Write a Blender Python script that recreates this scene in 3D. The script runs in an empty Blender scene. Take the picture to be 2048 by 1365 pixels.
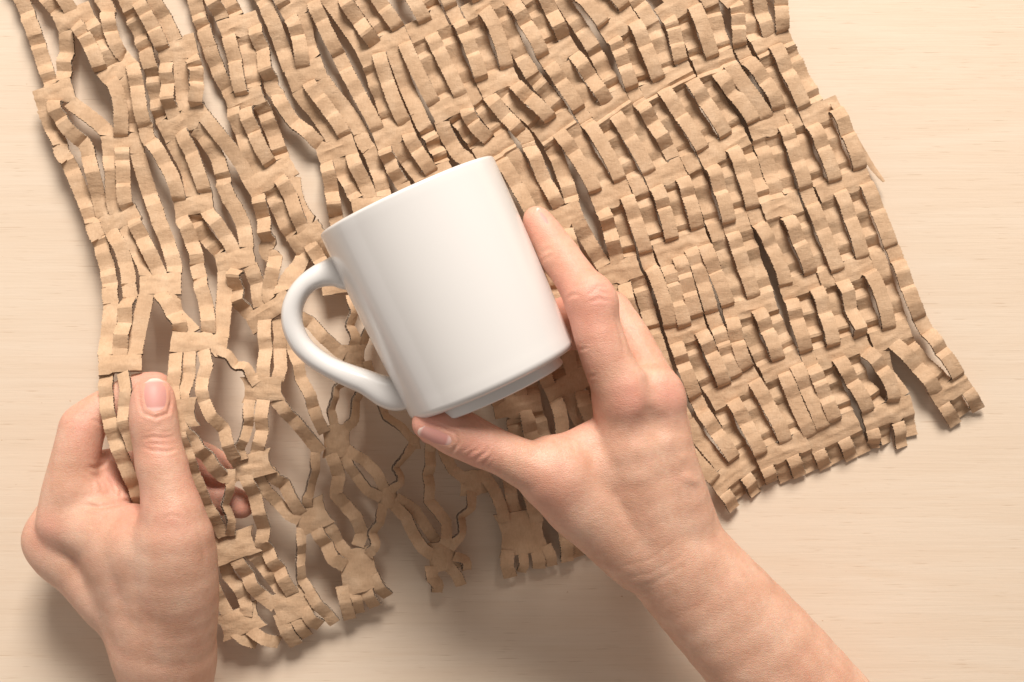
import bpy, math, random
import numpy as np
from mathutils import Vector, noise

C = bpy.context.scene
COL = C.collection
R = math.radians

# ------------------------------------------------------------------ camera, world, light, exposure
CAM_H = 620.0                      # mm above the table
FRAME_W = 500.0                    # mm of table seen across the frame
cam = bpy.data.cameras.new('camera')
cam.sensor_width = 36.0
cam.lens = 36.0 * CAM_H / FRAME_W
cam.clip_start = 0.01
cam.clip_end = 20
cam_o = bpy.data.objects.new('camera', cam)
COL.objects.link(cam_o)
cam_o.location = (0, 0, CAM_H / 1000)
C.camera = cam_o

w = bpy.data.worlds.new("World")
C.world = w
w.use_nodes = True
w.node_tree.nodes['Background'].inputs[0].default_value = (1.0, 0.90, 0.82, 1)
w.node_tree.nodes['Background'].inputs[1].default_value = 0.295

def area_light(name, loc, target, sx, sy, power, col):
    l = bpy.data.lights.new(name, 'AREA')
    l.shape = 'RECTANGLE'
    l.size, l.size_y = sx, sy
    l.energy = power
    l.color = col
    o = bpy.data.objects.new(name, l)
    COL.objects.link(o)
    o.location = loc
    d = Vector(target) - Vector(loc)
    o.rotation_euler = d.to_track_quat('-Z', 'Y').to_euler()
    return o

area_light('window_light', (0.10, 1.68, 1.34), (0.03, 0.0, 0), 0.78, 0.70, 77.0, (1.0, 0.955, 0.895))
area_light('fill_light', (-1.3, -0.25, 0.27), (0.0, 0.0, 0.03), 1.3, 0.6, 3.0, (1.0, 0.95, 0.90))  # added low fill from the left, lifts the mug's shaded side

C.view_settings.view_transform = 'Standard'
C.view_settings.look = 'None'
C.view_settings.exposure = 0.0
C.view_settings.gamma = 1.0
C.cycles.use_denoising = True
C.cycles.max_bounces = 8
C.cycles.sample_clamp_indirect = 4.0

# ------------------------------------------------------------------ helpers
def at(px, py, z):
    """photo pixel + height in mm -> point in mm"""
    s = FRAME_W / 2048.0 * (CAM_H - z) / CAM_H
    return np.array([(px - 1024.0) * s, -(py - 682.5) * s, z])

def sc(z):
    return FRAME_W / 2048.0 * (CAM_H - z) / CAM_H

def nrm(v):
    v = np.asarray(v, float)
    n = np.linalg.norm(v)
    return v / (n if n > 1e-9 else 1)

def link_mesh(name, verts, faces, mats, parent=None, fmat=None, uvs=None, smooth=True, sharp=None):
    me = bpy.data.meshes.new(name)
    me.from_pydata([tuple(float(c) * 0.001 for c in v) for v in verts], [], faces)
    for m in mats:
        me.materials.append(m)
    if fmat is not None:
        me.polygons.foreach_set('material_index', fmat)
    if uvs is not None:
        lay = me.uv_layers.new(name='UVMap')
        li = np.zeros(len(me.loops), dtype=np.int32)
        me.loops.foreach_get('vertex_index', li)
        lay.data.foreach_set('uv', np.asarray(uvs, dtype=np.float32)[li].ravel())
    if smooth:
        me.polygons.foreach_set('use_smooth', [True] * len(me.polygons))
        if sharp is not None:
            me.set_sharp_from_angle(angle=R(sharp))
    me.update()
    o = bpy.data.objects.new(name, me)
    COL.objects.link(o)
    if parent is not None:
        o.parent = parent
    return o

def tag(o, label=None, cat=None, group=None, kind=None):
    if label: o['label'] = label
    if cat: o['category'] = cat
    if group: o['group'] = group
    if kind: o['kind'] = kind
    return o

def empty(name):
    o = bpy.data.objects.new(name, None)
    o.empty_display_size = 0.02
    COL.objects.link(o)
    return o

class NT:
    def __init__(s, name):
        s.m = bpy.data.materials.new(name)
        s.m.use_nodes = True
        s.t = s.m.node_tree
        s.b = s.t.nodes['Principled BSDF']
    def n(s, typ, **kw):
        x = s.t.nodes.new(typ)
        for k, v in kw.items():
            if k == 'ins':
                for i, val in v.items():
                    x.inputs[i].default_value = val
            else:
                setattr(x, k, v)
        return x
    def l(s, a, b):
        s.t.links.new(a, b)
    def mapping(s, scale=(1, 1, 1), rot=(0, 0, 0), src='Object'):
        tc = s.n('ShaderNodeTexCoord')
        mp = s.n('ShaderNodeMapping')
        mp.inputs['Scale'].default_value = scale
        mp.inputs['Rotation'].default_value = rot
        s.l(tc.outputs[src], mp.inputs['Vector'])
        return mp.outputs[0]
    def noise(s, vec, scale, detail=4, rough=0.55, dist=0.0):
        x = s.n('ShaderNodeTexNoise')
        x.inputs['Scale'].default_value = scale
        x.inputs['Detail'].default_value = detail
        x.inputs['Roughness'].default_value = rough
        x.inputs['Distortion'].default_value = dist
        s.l(vec, x.inputs['Vector'])
        return x.outputs['Fac']
    def ramp(s, fac, stops):
        x = s.n('ShaderNodeValToRGB')
        e = x.color_ramp.elements
        while len(e) < len(stops):
            e.new(0.5)
        for i, (p, c) in enumerate(stops):
            e[i].position = p
            e[i].color = c if len(c) == 4 else (*c, 1)
        s.l(fac, x.inputs['Fac'])
        return x.outputs['Color']
    def mix(s, fac, a, b, mode='MIX'):
        x = s.n('ShaderNodeMix', data_type='RGBA', blend_type=mode)
        for inp, v in ((x.inputs[0], fac), (x.inputs[6], a), (x.inputs[7], b)):
            if hasattr(v, 'links') or isinstance(v, bpy.types.NodeSocket):
                s.l(v, inp)
            elif isinstance(v, (int, float)):
                inp.default_value = v
            else:
                inp.default_value = (*v, 1) if len(v) == 3 else v
        return x.outputs[2]
    def math(s, op, a, b=0.0):
        x = s.n('ShaderNodeMath', operation=op)
        for i, v in enumerate((a, b)):
            if isinstance(v, bpy.types.NodeSocket):
                s.l(v, x.inputs[i])
            else:
                x.inputs[i].default_value = v
        return x.outputs[0]
    def bump(s, h, strength, dist, normal=None):
        x = s.n('ShaderNodeBump')
        x.inputs['Strength'].default_value = strength
        x.inputs['Distance'].default_value = dist
        s.l(h, x.inputs['Height'])
        if normal is not None:
            s.l(normal, x.inputs['Normal'])
        return x.outputs['Normal']

# ------------------------------------------------------------------ materials
def mat_wood():
    t = NT('pale_birch')
    big = t.noise(t.mapping((2.0, 9, 1)), 1.6, 4, 0.55, 1.2)
    grain = t.noise(t.mapping((14, 850, 1), (0, 0, R(-1.0))), 1.0, 5, 0.65, 0.6)
    pores = t.noise(t.mapping((60, 1300, 1), (0, 0, R(-1.0))), 1.0, 2, 0.5)
    fig = t.noise(t.mapping((3.5, 26, 1)), 1.3, 4, 0.6, 2.2)
    fleck = t.noise(t.mapping((420, 420, 1)), 1.0, 2, 0.5)
    c = t.ramp(big, [(0.30, (0.705, 0.563, 0.432)), (0.55, (0.73, 0.592, 0.46)), (0.75, (0.745, 0.61, 0.48))])
    c = t.mix(0.28, c, t.ramp(fig, [(0.40, (0.70, 0.535, 0.395)), (0.62, (0.75, 0.615, 0.49))]), 'MIX')
    g = t.ramp(grain, [(0.30, (0.88, 0.85, 0.81)), (0.55, (1, 1, 1))])
    c = t.mix(0.42, c, g, 'MULTIPLY')
    p = t.ramp(pores, [(0.27, (0.80, 0.74, 0.68)), (0.36, (1, 1, 1))])
    c = t.mix(0.75, c, p, 'MULTIPLY')
    f = t.ramp(fleck, [(0.20, (0.70, 0.55, 0.42)), (0.235, (1, 1, 1))])
    c = t.mix(0.8, c, f, 'MULTIPLY')
    t.l(c, t.b.inputs['Base Color'])
    t.b.inputs['Roughness'].default_value = 0.62
    t.b.inputs['Specular IOR Level'].default_value = 0.25
    h = t.math('ADD', t.math('MULTIPLY', grain, 0.5), t.math('MULTIPLY', pores, 0.6))
    t.l(t.bump(h, 0.25, 0.0003), t.b.inputs['Normal'])
    return t.m

def mat_kraft():
    t = NT('kraft_liner')
    obj = t.mapping()
    mott = t.noise(obj, 90, 5, 0.6)
    fib = t.noise(t.mapping((1400, 420, 900), (0, 0, R(20))), 1.0, 3, 0.6)
    speck = t.noise(obj, 1500, 2, 0.5)
    dark = t.noise(obj, 620, 1, 0.5)
    c = t.ramp(mott, [(0.32, (0.49, 0.315, 0.19)), (0.50, (0.555, 0.366, 0.226)), (0.68, (0.615, 0.422, 0.272))])
    f = t.ramp(fib, [(0.30, (0.90, 0.88, 0.86)), (0.60, (1.02, 1.02, 1.02))])
    c = t.mix(0.8, c, f, 'MULTIPLY')
    c = t.mix(t.ramp(speck, [(0.72, (0, 0, 0)), (0.78, (0.5, 0.5, 0.5))]), c, (0.78, 0.64, 0.48))
    c = t.mix(t.ramp(dark, [(0.17, (0.7, 0.7, 0.7)), (0.20, (0, 0, 0))]), c, (0.20, 0.12, 0.07))
    t.l(c, t.b.inputs['Base Color'])
    t.b.inputs['Roughness'].default_value = 0.72
    t.b.inputs['Specular IOR Level'].default_value = 0.22
    crump = t.noise(t.mapping((230, 800, 230), (0, 0, R(22))), 1.0, 3, 0.55, 0.5)
    h = t.math('ADD', t.math('MULTIPLY', crump, 0.9), t.math('MULTIPLY', fib, 0.16))
    n1 = t.bump(h, 0.30, 0.0006)
    wr = t.noise(obj, 260, 3, 0.6, 0.8)
    cv = t.n('ShaderNodeTexVoronoi', feature='DISTANCE_TO_EDGE'); cv.inputs['Scale'].default_value = 1.0
    wq = t.n('ShaderNodeVectorMath', operation='ADD')
    wn = t.n('ShaderNodeTexNoise'); wn.inputs['Scale'].default_value = 300; t.l(obj, wn.inputs['Vector'])
    t.l(t.mapping((75, 190, 120), (0, 0, R(22))), wq.inputs[0]); t.l(wn.outputs['Color'], wq.inputs[1])
    t.l(wq.outputs[0], cv.inputs['Vector'])
    crease = t.ramp(cv.outputs['Distance'], [(0.0, (0, 0, 0)), (0.035, (1, 1, 1))])
    wr = t.math('ADD', wr, t.math('MULTIPLY', crease, 0.12))
    t.l(t.bump(wr, 0.3, 0.0010, n1), t.b.inputs['Normal'])
    return t.m

def mat_edge():
    """torn corrugated edge: grey-brown core with the flutes as a wavy line between two liners"""
    t = NT('torn_corrugated_edge')
    uv = t.n('ShaderNodeUVMap'); uv.uv_map = 'UVMap'
    sp = t.n('ShaderNodeSeparateXYZ'); t.l(uv.outputs[0], sp.inputs[0])
    x, y = sp.outputs[0], sp.outputs[1]
    nz = t.noise(t.mapping(), 500, 3, 0.6)
    ph = t.math('ADD', t.math('MULTIPLY', x, 1.9), t.math('MULTIPLY', nz, 4.0))
    wv = t.math('ADD', t.math('MULTIPLY', t.math('SINE', ph), 0.26), 0.5)
    d = t.math('ABSOLUTE', t.math('SUBTRACT', y, wv))
    core = t.ramp(d, [(0.08, (0.33, 0.24, 0.17)), (0.22, (0.07, 0.043, 0.028))])
    rim = t.math('ABSOLUTE', t.math('SUBTRACT', y, 0.5))
    c = t.mix(t.ramp(rim, [(0.36, (0, 0, 0)), (0.44, (1, 1, 1))]), core, (0.56, 0.45, 0.34))
    c = t.mix(t.ramp(nz, [(0.58, (0, 0, 0)), (0.68, (0.6, 0.6, 0.6))]), c, (0.45, 0.36, 0.28))
    t.l(c, t.b.inputs['Base Color'])
    t.b.inputs['Roughness'].default_value = 0.9
    t.l(t.bump(nz, 0.8, 0.0008), t.b.inputs['Normal'])
    return t.m

def mat_ceramic():
    t = NT('white_glazed_ceramic')
    t.b.inputs['Base Color'].default_value = (0.735, 0.70, 0.67, 1)
    t.b.inputs['Roughness'].default_value = 0.25
    t.b.inputs['IOR'].default_value = 1.5
    t.b.inputs['Coat Weight'].default_value = 0.3
    t.b.inputs['Coat Roughness'].default_value = 0.05
    n = t.noise(t.mapping(), 28, 3, 0.5)
    t.l(t.bump(n, 0.06, 0.001), t.b.inputs['Normal'])
    return t.m

def mat_skin():
    t = NT('skin')
    at_ = t.n('ShaderNodeAttribute'); at_.attribute_name = 'blush'
    obj = t.mapping()
    m1 = t.noise(obj, 60, 4, 0.6)
    m2 = t.noise(obj, 420, 4, 0.65)
    c = t.ramp(m1, [(0.33, (0.58, 0.315, 0.21)), (0.52, (0.645, 0.375, 0.26)), (0.70, (0.70, 0.44, 0.315))])
    c = t.mix(0.35, c, t.ramp(m2, [(0.35, (0.86, 0.78, 0.74)), (0.62, (1.03, 1.03, 1.03))]), 'MULTIPLY')
    m3 = t.noise(obj, 150, 5, 0.7, 0.6)
    c = t.mix(t.ramp(m3, [(0.50, (0, 0, 0)), (0.72, (0.18, 0.18, 0.18))]), c, (0.70, 0.30, 0.23))
    m4 = t.noise(obj, 300, 3, 0.6)
    c = t.mix(t.ramp(m4, [(0.26, (0.22, 0.22, 0.22)), (0.34, (0, 0, 0))]), c, (0.36, 0.19, 0.13))
    c = t.mix(at_.outputs['Fac'], c, (0.75, 0.29, 0.225))
    t.l(c, t.b.inputs['Base Color'])
    t.b.inputs['Roughness'].default_value = 0.47
    t.b.inputs['Specular IOR Level'].default_value = 0.42
    t.b.inputs['Subsurface Weight'].default_value = 0.22
    t.b.inputs['Subsurface Radius'].default_value = (1.0, 0.32, 0.16)
    t.b.inputs['Subsurface Scale'].default_value = 0.0035
    v = t.n('ShaderNodeTexVoronoi', feature='DISTANCE_TO_EDGE')
    v.inputs['Scale'].default_value = 1.0
    t.l(t.mapping((900, 1500, 1200), (0, 0, R(35))), v.inputs['Vector'])
    cell = t.ramp(v.outputs['Distance'], [(0.0, (0, 0, 0)), (0.22, (1, 1, 1))])
    fine = t.noise(t.mapping((380, 1300, 800), (0, 0, R(40))), 1.0, 4, 0.6, 0.4)
    h = t.math('ADD', t.math('MULTIPLY', cell, 0.35), fine)
    n1 = t.bump(h, 0.42, 0.00045)
    t.l(t.bump(t.noise(obj, 110, 3, 0.5), 0.10, 0.0014, n1), t.b.inputs['Normal'])
    return t.m

def mat_nail():
    t = NT('fingernail')
    uv = t.n('ShaderNodeUVMap'); uv.uv_map = 'UVMap'
    sp = t.n('ShaderNodeSeparateXYZ'); t.l(uv.outputs[0], sp.inputs[0])
    c = t.ramp(sp.outputs[1], [(0.0, (0.68, 0.42, 0.36)), (0.15, (0.72, 0.46, 0.40)), (0.22, (0.57, 0.265, 0.225)),
                               (0.88, (0.61, 0.30, 0.255)), (0.95, (0.78, 0.58, 0.50))])
    t.l(c, t.b.inputs['Base Color'])
    t.b.inputs['Roughness'].default_value = 0.5
    t.b.inputs['Specular IOR Level'].default_value = 0.35
    t.b.inputs['Subsurface Weight'].default_value = 0.15
    t.b.inputs['Subsurface Scale'].default_value = 0.001
    rd = t.noise(t.mapping((900, 60, 200)), 1.0, 2, 0.5)
    t.l(t.bump(rd, 0.08, 0.0003), t.b.inputs['Normal'])
    return t.m

WOOD, KRAFT, EDGE, CERAMIC, SKIN, NAIL = mat_wood(), mat_kraft(), mat_edge(), mat_ceramic(), mat_skin(), mat_nail()

# ------------------------------------------------------------------ tabletop
def tabletop():
    x0, x1, y0, y1, z0, z1 = -520, 520, -400, 400, -22, 0
    b = 1.5
    vs = [(x0, y0, z0), (x1, y0, z0), (x1, y1, z0), (x0, y1, z0),
          (x0, y0, z1 - b), (x1, y0, z1 - b), (x1, y1, z1 - b), (x0, y1, z1 - b),
          (x0 + b, y0 + b, z1), (x1 - b, y0 + b, z1), (x1 - b, y1 - b, z1), (x0 + b, y1 - b, z1)]
    f = [(3, 2, 1, 0), (8, 9, 10, 11)]
    for i in range(4):
        j = (i + 1) % 4
        f += [(i, j, 4 + j, 4 + i), (4 + i, 4 + j, 8 + j, 8 + i)]
    o = link_mesh('tabletop', vs, f, [WOOD], smooth=False)
    tag(o, 'pale birch wooden tabletop with fine horizontal grain', kind='structure')
tabletop()

# ------------------------------------------------------------------ perforated cardboard sheet
# The sheet is cut into 46 strips (slots -3..42); in each row the strips are left joined three by three ("patches"),
# the fourth runs on between two patches. Rows are shifted by one strip, to and fro.
rng = random.Random(11)
SLOT = 6.7        # strip pitch, mm
PH = 9.6          # patch height along the strips, mm
TH = 1.6          # crushed board thickness
OFF = {0: 0, 1: -1, 2: -2, 3: -1}
def off(r):
    return OFF[(-r) % 4]
U_MIN, U_MAX = -3, 42
CT = {
 0: {-1.5: (492, 1240), 1.5: (580, 1209), 5.5: (735, 1152), 9.5: (886, 1104), 13.5: (1045, 1080), 17.5: (1165, 1050),
     21.5: (1310, 1000), 25.5: (1455, 948), 29.5: (1551, 906), 33.5: (1651, 868), 37.5: (1758, 833), 41.5: (1900, 780)},
 -1: {-2.5: (385, 1145), 0.5: (466, 1084), 4.5: (623, 1030), 8.5: (775, 994), 12.5: (947, 964), 16.5: (1090, 925),
      20.5: (1220, 885), 24.5: (1340, 835), 28.5: (1455, 783), 32.5: (1562, 733), 36.5: (1671, 705), 40.5: (1781, 670), 42.5: (1846, 650)},
 -2: {-2.5: (285, 1000), -0.5: (345, 980), 3.5: (502, 928), 7.5: (673, 881), 11.5: (835, 845), 15.5: (1035, 812), 19.5: (1140, 765),
      23.5: (1258, 712), 27.5: (1372, 662), 31.5: (1484, 621), 35.5: (1600, 573), 39.5: (1704, 540), 42.5: (1787, 508)},
 -3: {-2.5: (232, 871), 0.5: (372, 825), 4.5: (531, 779), 8.5: (711, 712), 12.5: (880, 665), 16.5: (1010, 630), 20.5: (1130, 590),
      24.5: (1240, 543), 28.5: (1351, 500), 32.5: (1458, 453), 36.5: (1563, 413), 40.5: (1672, 375), 42.5: (1730, 353)},
 -4: {-1.5: (240, 728), 2.0: (398, 687), 5.5: (539, 623), 9.5: (695, 565), 13.5: (845, 520), 17.5: (985, 482), 21.5: (1113, 440),
      25.5: (1222, 392), 29.5: (1330, 350), 33.5: (1433, 303), 37.5: (1538, 250), 41.5: (1641, 226)},
 -5: {-2.5: (222, 592), 0.5: (321, 568), 4.5: (471, 520), 8.5: (616, 478), 12.5: (745, 415), 16.5: (868, 355), 20.5: (990, 300),
      24.5: (1112, 257), 28.5: (1220, 215), 32.5: (1323, 172), 36.5: (1430, 127), 40.5: (1545, 88), 42.5: (1607, 70)},
 -6: {-2.5: (190, 462), -0.5: (240, 438), 3.5: (388, 413), 7.5: (520, 360), 11.5: (672, 298), 15.5: (788, 268), 19.5: (901, 213),
      23.5: (995, 163), 27.5: (1115, 108), 31.5: (1238, 52), 35.5: (1352, 12), 39.5: (1475, -18), 42.5: (1582, -42)},
 -7: {-2.5: (128, 305), 0.5: (245, 290), 4.5: (352, 250), 8.5: (490, 200), 12.5: (613, 150), 16.5: (755, 100), 20.5: (853, 50), 24.5: (964, 12)},
 -8: {-1.5: (110, 190), 1.5: (236, 140), 5.5: (356, 100), 9.5: (478, 50), 13.5: (598, 8)},
 -9: {-2.5: (19, 62), 0.5: (150, 38), 4.5: (275, -12), 8.5: (395, -62)},
 -10: {-2.5: (-20, -80), -0.5: (30, -95), 3.5: (165, -135), 7.5: (290, -180)},
}
FUSED = {(-1, 0), (-1, -4), (-1, -8), (0, -4), (2, -6), (8, -2), (7, -3), (9, 0), (7, 0), (6, 0), (5, 0), (8, 0), (4, -7), (8, -5), (5, -4), (10, -3), (7, -1), (3, 0), (1, -7), (8, -4)}

for _r in (0, -1, -2, -3, -4):                     # in the pulled part all four strips hang together
    for _k in range(0, 6):
        FUSED.add((_k, _r))
        _u = 4 * _k + off(_r) + 1.5
        if _u in CT[_r]:
            CT[_r][_u + 0.5] = CT[_r].pop(_u)

def pos2(u, r):
    ks = sorted(CT[r])
    if u <= ks[0]:
        x, y = CT[r][ks[0]]
        d = u - ks[0]
        return np.array([x + 28 * d, y - 10 * d], float)
    if u >= ks[-1]:
        x, y = CT[r][ks[-1]]
        d = u - ks[-1]
        return np.array([x + 27 * d, y - 10.3 * d], float)
    for a, b in zip(ks, ks[1:]):
        if a <= u <= b:
            t = (u - a) / (b - a)
            return np.array(CT[r][a]) * (1 - t) + np.array(CT[r][b]) * t

def zf(x, y):
    z = 7.2 + 42 * math.exp(-((x - 295) ** 2 + (y - 850) ** 2) / (2 * 170.0 ** 2))
    z += 9 * math.exp(-((x - 640) ** 2 + (y - 950) ** 2) / (2 * 240.0 ** 2))
    z += 3 * math.exp(-((x - 200) ** 2 + (y - 330) ** 2) / (2 * 210.0 ** 2))
    z += 1.6 * noise.noise(Vector((x / 190, y / 190, 3.1)))
    return z

def pos3(u, r):
    p = pos2(u, r)
    return at(p[0], p[1], zf(p[0], p[1]))

def stretch(u, r):
    a = pos2(u - 1.5, r); b = pos2(u + 1.5, r)
    return max(0.0, min(1.0, (np.linalg.norm(b - a) / 3 - 29.5) / 8.0))

def pinch(x, y):
    return min(1.0, 1.15 * math.exp(-((x - 770) ** 2 + (y - 960) ** 2) / (2 * 150.0 ** 2)))

R_TOP = -10
def vdir(u, r):
    a = pos3(u, max(r - 1, R_TOP)); b = pos3(u, min(r + 1, 0))
    return nrm(b - a)

PATCH = {}
LOOSE = {(7, -3), (11, -1), (31, -3), (22, -5)}     # strips torn free of their patch
def patch_slots(k, r):
    s0 = 4 * k + off(r)
    sl = [s for s in (s0, s0 + 1, s0 + 2) if U_MIN <= s <= U_MAX]
    if (k, r) in FUSED and U_MIN <= s0 + 3 <= U_MAX:
        sl.append(s0 + 3)
    sl = [s for s in sl if (s, r) not in LOOSE]
    return sl
for r in range(R_TOP, 1):
    for k in range(-1, 12):
        sl = patch_slots(k, r)
        if len(sl) < 2 or (r >= -3 and k <= 3):      # the pulled corner is laid out strip by strip below
            continue
        uc = (sl[0] + sl[-1] + 1) / 2
        c = pos3(uc, r)
        if pos2(uc, r)[1] < -170:
            continue
        st = stretch(uc, r)
        V = vdir(uc, r)
        if r == 0:
            V = nrm(V + np.array([0, 0, -0.10]))
        a = rng.gauss(0, 2.5 + 7 * st) * math.pi / 180
        V = np.array([V[0] * math.cos(a) - V[1] * math.sin(a), V[0] * math.sin(a) + V[1] * math.cos(a), V[2]])
        N = nrm(np.array([rng.gauss(0, 0.07 + 0.10 * st), rng.gauss(0, 0.06 + 0.08 * st), 1]))
        U = nrm(np.cross(N, V))
        N = nrm(np.cross(V, U)); N = N if N[2] > 0 else -N
        c = c + np.array([0, 0, rng.gauss(0, 0.45)])
        PATCH[(k, r)] = dict(c=c, U=U, V=V, N=N, sl=sl, uc=uc, st=st, wf=1 - 0.04 * st - 0.42 * pinch(*pos2(uc, r)), eb=[rng.uniform(-0.9, 1.3) for _ in sl], et=[rng.uniform(-0.9, 1.1) for _ in sl], arch=(0.1 + 0.5 * st + 3.6 * pinch(*pos2(uc, r))) * rng.uniform(0.6, 1.2))
def owner(s, r):
    m = (s - off(r)) % 4
    k = (s - off(r)) // 4
    p = PATCH.get((k, r))
    return p if p is not None and s in p['sl'] else None

sheet = empty('cardboard_sheet')
tag(sheet, 'brown kraft corrugated cardboard packing sheet slit into a net, pulled open beside the left hand', 'packing cardboard')

def teeth(amp=0.22):
    return rng.uniform(-amp, amp)

def patch_pt(p, a, b, h=0.0):
    hw_ = len(p['sl']) * SLOT / 2
    return p['c'] + p['U'] * a * p['wf'] + p['V'] * b + p['N'] * (h + p['arch'] * (0.3 - (a / hw_) ** 2))
def patch_roll(p, a):
    hw_ = len(p['sl']) * SLOT / 2
    return -math.atan(2 * p['arch'] * a / (hw_ * hw_ * p['wf']))

def build_patch(key, p):
    n = len(p['sl'])
    PH = p.get('ph', 9.6)
    flare = p.get('flare', 0.0)
    W = n * SLOT - 0.35
    nu, nv = 4 * n + 1, 12
    sd = rng.uniform(0, 900)
    dome = (0.5 + 1.3 * p['st']) * rng.uniform(0.3, 1.0)
    vs, uv = [], []
    eL = [teeth() for _ in range(nv)]; eR = [teeth() for _ in range(nv)]
    wr = rng.uniform(0.25, 0.75); wa = rng.uniform(-0.5, 0.5)
    fold = key[1] == -5 and key[0] >= 5
    for side in (0, 1):
        for j in range(nv):
            for i in range(nu):
                t = i / (nu - 1)
                q_ = j / (nv - 1)
                si = min(n - 1, i // 4)
                eb_, et_ = p['eb'][si], p['et'][si]
                if i % 4 == 0 and 0 < i < nu - 1:
                    eb_ = min(eb_, p['eb'][si - 1]); et_ = min(et_, p['et'][si - 1])
                b = (q_ - 0.5) * PH + eb_ * max(0, 2 * q_ - 1) - et_ * max(0, 1 - 2 * q_)
                a = (t - 0.5) * W
                a *= 1 + flare * ((2 * q_ - 1) ** 2 - 0.55)
                if i == 0: a += eL[j]
                if i == nu - 1: a += eR[j]
                e = math.sin(math.pi * j / (nv - 1))
                z = e ** 0.6 * (0.6 * dome * math.sin(math.pi * t) ** 0.8 + 0.65 * noise.noise(Vector((a / 4.5 + sd, b / 3.2, sd))))
                z += 0.35 * e * math.exp(-((j / (nv - 1) - wr - wa * (t - .5)) / 0.07) ** 2)
                if fold:
                    z += 0.9 * math.exp(-((j - 9.6) / 0.8) ** 2) - 0.7 * math.exp(-((j - 7.8) / 0.9) ** 2)
                z += (TH / 2 if side == 0 else -TH / 2)
                vs.append(patch_pt(p, a, b, z)); uv.append((b, float(side)))
    f, fm = [], []
    K = nu * nv
    for j in range(nv - 1):
        for i in range(nu - 1):
            q = j * nu + i
            f.append((q, q + nu, q + nu + 1, q + 1)); fm.append(0)
            f.append((K + q, K + q + 1, K + q + nu + 1, K + q + nu)); fm.append(0)
    for j in range(nv - 1):
        q = j * nu
        f.append((q, K + q, K + q + nu, q + nu)); fm.append(1)
        q = j * nu + nu - 1
        f.append((q, q + nu, K + q + nu, K + q)); fm.append(1)
    for i in range(nu - 1):
        f.append((i, i + 1, K + i + 1, K + i)); fm.append(1)
        q = (nv - 1) * nu + i
        f.append((q, K + q, K + q + 1, q + 1)); fm.append(1)
    link_mesh('joined_patch', vs, f, [KRAFT, EDGE], sheet, fm, uv, True, 38)

def herm(p0, t0, p1, t1, n):
    L = np.linalg.norm(p1 - p0)
    t0 = t0 * L * 0.5; t1 = t1 * L * 0.5
    out = []
    for i in range(n + 1):
        t = i / n
        h00 = 2 * t ** 3 - 3 * t * t + 1; h10 = t ** 3 - 2 * t * t + t
        h01 = -2 * t ** 3 + 3 * t * t; h11 = t ** 3 - t * t
        out.append(h00 * p0 + h10 * t0 + h01 * p1 + h11 * t1)
    return out

def knots(raised, st, pn=0.0):
    """height of the strip's folds along its length: (t, mm)"""
    j = lambda a: rng.uniform(-a, a)
    if raised:
        A = rng.uniform(3.5, 5.2)
        c = rng.random()
        if c < 0.6:
            k = [(0, 0), (0.06 + j(.02), 0.68 + j(.1)), (0.24 + j(.04), 1.0 + j(.06)), (0.43 + j(.05), 0.48 + j(.14)), (0.49 + j(.03), 0.84 + j(.12)),
                 (0.70 + j(.04), 0.90 + j(.1)), (0.92 + j(.02), 0.55 + j(.14)), (1, 0)]
        elif c < 0.8:
            k = [(0, 0), (0.07, 0.75), (0.34 + j(.05), 1.0), (0.60 + j(.06), 0.95 + j(.1)), (0.91, 0.48), (1, 0)]
        else:
            k = [(0, 0), (0.05, 0.6), (0.17 + j(.03), 0.95), (0.30 + j(.04), 0.62), (0.36 + j(.03), 0.98), (0.56 + j(.04), 0.55), (0.63 + j(.02), 0.92), (0.90, 0.6), (1, 0)]
    else:
        A = -rng.uniform(1.9, 3.1)
        k = [(0, 0), (0.07 + j(.02), 0.45 + j(.2)), (0.19 + j(.04), 1.0), (0.33 + j(.05), 0.15 + j(.25)), (0.48 + j(.04), 0.85 + j(.15)), (0.56 + j(.03), 1.0),
             (0.73 + j(.04), 0.05 + j(.25)), (0.86 + j(.03), 0.9 + j(.15)), (0.95, 0.35 + j(.2)), (1, 0)]
    if st > 0.3:
        A *= 1.05 + rng.uniform(-0.2, 0.25) * st
        n = rng.choice((3, 4, 4, 5))
        sg = 1 if raised else -1
        zz = [(0, 0)]
        for i in range(1, n):
            t = (i + j(.22)) / n
            zz.append((t, (0.55 + 0.45 * sg * (1 if i % 2 else -1)) * rng.uniform(0.6, 1.1)))
        zz.append((1, 0))
        if rng.random() < 0.2 + 0.4 * st: k = zz
    if pn > 0.3:
        n = rng.choice((5, 6, 7))
        k = [(0, 0)] + [((i + j(.2)) / n, 0.35 + (0.5 if i % 2 else -0.5) * rng.uniform(0.6, 1.2)) for i in range(1, n)] + [(1, 0)]
        A = rng.uniform(2.2, 3.2)
    return [(t, v * A) for t, v in k]

def ev(kn, t):
    for (a, va), (b, vb) in zip(kn, kn[1:]):
        if t <= b:
            return va + (vb - va) * (t - a) / max(b - a, 1e-6)
    return kn[-1][1]

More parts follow.
